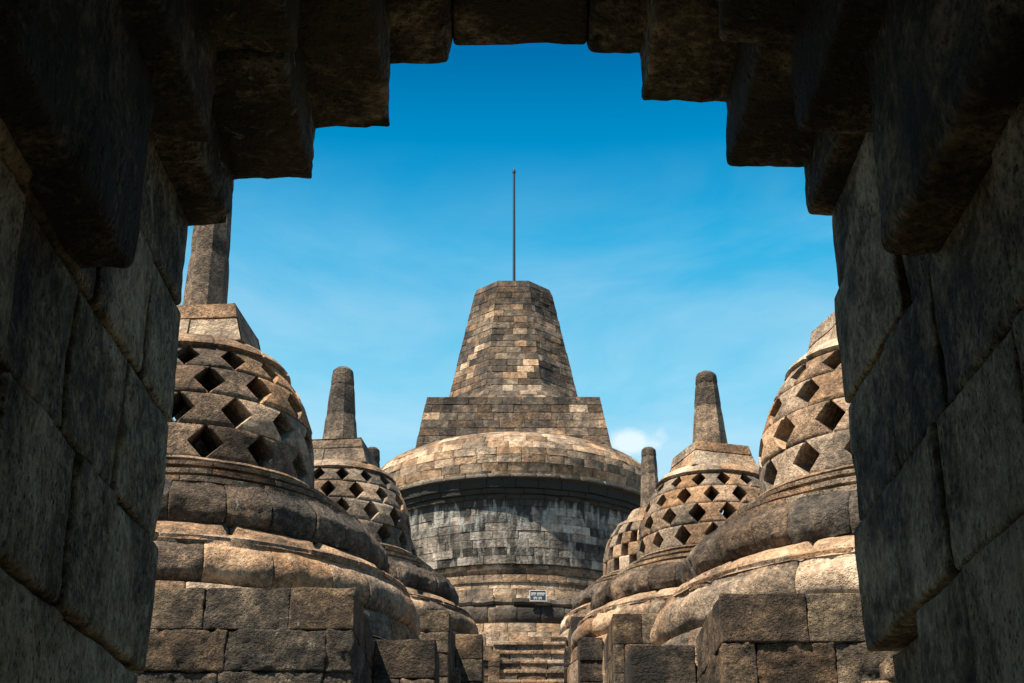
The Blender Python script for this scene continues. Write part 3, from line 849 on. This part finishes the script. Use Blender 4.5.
# ------------------------------------------------------------------ gateway the camera stands in
gate = empty('stone_gateway', (0, 1.6, -1.62), label='dark corbelled stone gateway framing the view', cat='gateway')
GO = np.array([0, 1.6, -1.62])
def gb(B, x0, x1, y0, y1, z0, z1, tone=.4, warm=.4, bev=.02, n=10, amp=.01, freq=5, seed=0, chipk=1.6):
    B.block(np.array((min(x0, x1), y0, z0)) - GO, np.array((max(x0, x1), y1, z1)) - GO, tone, warm, bev=bev, n=n, amp=amp, freq=freq, seed=seed, chipk=chipk)
for side, joints in ((-1, 0), (1, 1)):
    r_ = np.random.default_rng(500 + side)
    B = MB()
    z = -1.62 if side < 0 else -1.58; k = 0
    off_end = [.0, .012, -.012, .01, .0, -.015, .012, -.01, .014, -.004, .01, -.012, 0]
    while z < 1.60:
        h = .272 if z < 1.3 else 1.615 - z
        if 1.615 - z < .3: h = 1.615 - z
        y = -1.2 + (.12 if k % 2 else 0)
        ys = [-1.3]
        while y < 2.75:
            if y > ys[-1] + .12: ys.append(y)
            y += r_.uniform(.26, .44)
        ys.append(2.98 + off_end[k % 13])
        for i in range(len(ys) - 1):
            xi = side * (((.744 if 1.05 < z < 1.2 else .752) if side < 0 else .712 + .02 * max(z, 0)) + r_.uniform(-.008, .008))
            if side > 0 and k < 8 and i >= len(ys) - 2: xi = .77
            near = ys[i + 1] > 1.5 and z > 0
            gb(B, xi, side * 1.25, ys[i] + .005, ys[i + 1] - .005, z + .004, z + h - .004, r_.uniform(.34, .72), r_.uniform(.1, .8),
               bev=.010, n=18 if near else 3, amp=.009, freq=5, chipk=1.2, seed=int(k * 13 + i + side * 5 + 50))
        z += h; k += 1
    gb(B, side * 1.24, side * 2.3, -1.3, 2.9, -1.62, 2.6, .4, .4, bev=.05, n=3)
    B.build('side_wall', M_GATE, gate)
    # shadowed rear jamb courses stay in the same wall
B = MB()
r_ = np.random.default_rng(77)
BL, BR = MB(), MB()
def corb(side, inner, zb, h=.30, y0=2.48, y1=2.98, depth=.6, **kw):  # corbel tone kept very low: overhead shade put into the stone colour
    far = y1 > 2.9
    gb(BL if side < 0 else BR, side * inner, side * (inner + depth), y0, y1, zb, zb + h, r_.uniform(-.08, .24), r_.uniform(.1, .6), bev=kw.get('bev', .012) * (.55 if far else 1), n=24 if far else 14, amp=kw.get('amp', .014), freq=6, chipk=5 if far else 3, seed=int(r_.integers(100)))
# far row: the outline against the sky
corb(-1, .655, 1.585, bev=.016); corb(-1, .468, 1.708, .3, bev=.014); corb(-1, .292, 1.855, .3, bev=.012); corb(-1, .148, 2.03, .3, bev=.03)
corb(1, .688, 1.615, bev=.02); corb(1, .514, 1.752, .3, bev=.014); corb(1, .315, 1.928, .3, bev=.014); corb(1, .188, 2.065, .3, bev=.03)
# nearer rows of the vault, hanging a little lower towards the viewer
corb(-1, .60, 1.52, .35, 2.02, 2.50); corb(-1, .66, 1.12, .42, 1.60, 2.28, bev=.02); corb(-1, .69, 1.40, .4, 1.5, 2.1)
corb(-1, .44, 1.72, .3, 2.0, 2.48); corb(-1, .30, 1.88, .3, 2.0, 2.48); corb(-1, .16, 2.04, .3, 2.0, 2.48)
corb(1, .575, 1.54, .35, 2.02, 2.50); corb(1, .645, 1.14, .42, 1.60, 2.25, bev=.02); corb(1, .73, 1.04, .5, 1.2, 1.9); corb(1, .66, 1.38, .4, 1.5, 2.1)
corb(1, .42, 1.74, .3, 2.0, 2.48); corb(1, .31, 1.92, .3, 2.0, 2.48); corb(1, .19, 2.06, .3, 2.0, 2.48)
for y0, y1 in ((-1.3, -.6), (-.6, .1), (.1, .8), (.8, 1.4), (1.4, 2.0)):
    for sd in (-1, 1):
        for inn, zb in ((.68, 1.55), (.52, 1.75), (.36, 1.95), (.2, 2.12)):
            corb(sd, inn + r_.uniform(-.03, .03), zb + r_.uniform(-.02, .02), .34, y0, y1 - .004)
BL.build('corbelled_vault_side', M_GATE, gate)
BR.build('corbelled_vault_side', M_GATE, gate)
B = MB()
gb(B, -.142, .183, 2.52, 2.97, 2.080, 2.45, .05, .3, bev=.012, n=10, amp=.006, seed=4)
for y0, y1 in ((-1.3, -.3), (-.3, .7), (.7, 1.6), (1.6, 2.5)):
    gb(B, -.3, .3, y0, y1, 2.26, 2.5, .35, .4, n=5)
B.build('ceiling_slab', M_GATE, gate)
B = MB()
gb(B, -2.3, 2.3, -1.3, 2.92, 2.42, 2.9, .4, .4, bev=.05, n=4)
gb(B, -1.9, 1.9, -.9, 2.5, 2.9, 3.3, .4, .4, bev=.05, n=4)
B.build('roof', M_GATE, gate)
B = MB()
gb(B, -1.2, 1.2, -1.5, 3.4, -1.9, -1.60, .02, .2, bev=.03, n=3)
B.build('threshold', M_GATE, gate)

# rough rubble pieces beside the right gate jamb
B = MB()
r_ = np.random.default_rng(9)
for i in range(9):
    x = 2.92 + r_.uniform(-.12, .5); z = 1.55 + .16 * (i // 2)
    B.block((x - .12, -.1 + r_.uniform(-.1, .1), z), (x + .14, .2, z + .17), r_.uniform(.35, .7), .6, bev=.05, n=5, amp=.03, freq=7, seed=i)
o = B.build('rubble_pile', M_BLK)
o.location = (-.12, 10.75, -.08)
tag(o, 'rough rubble stones stacked at the foot of the right gateway jamb', 'rubble')
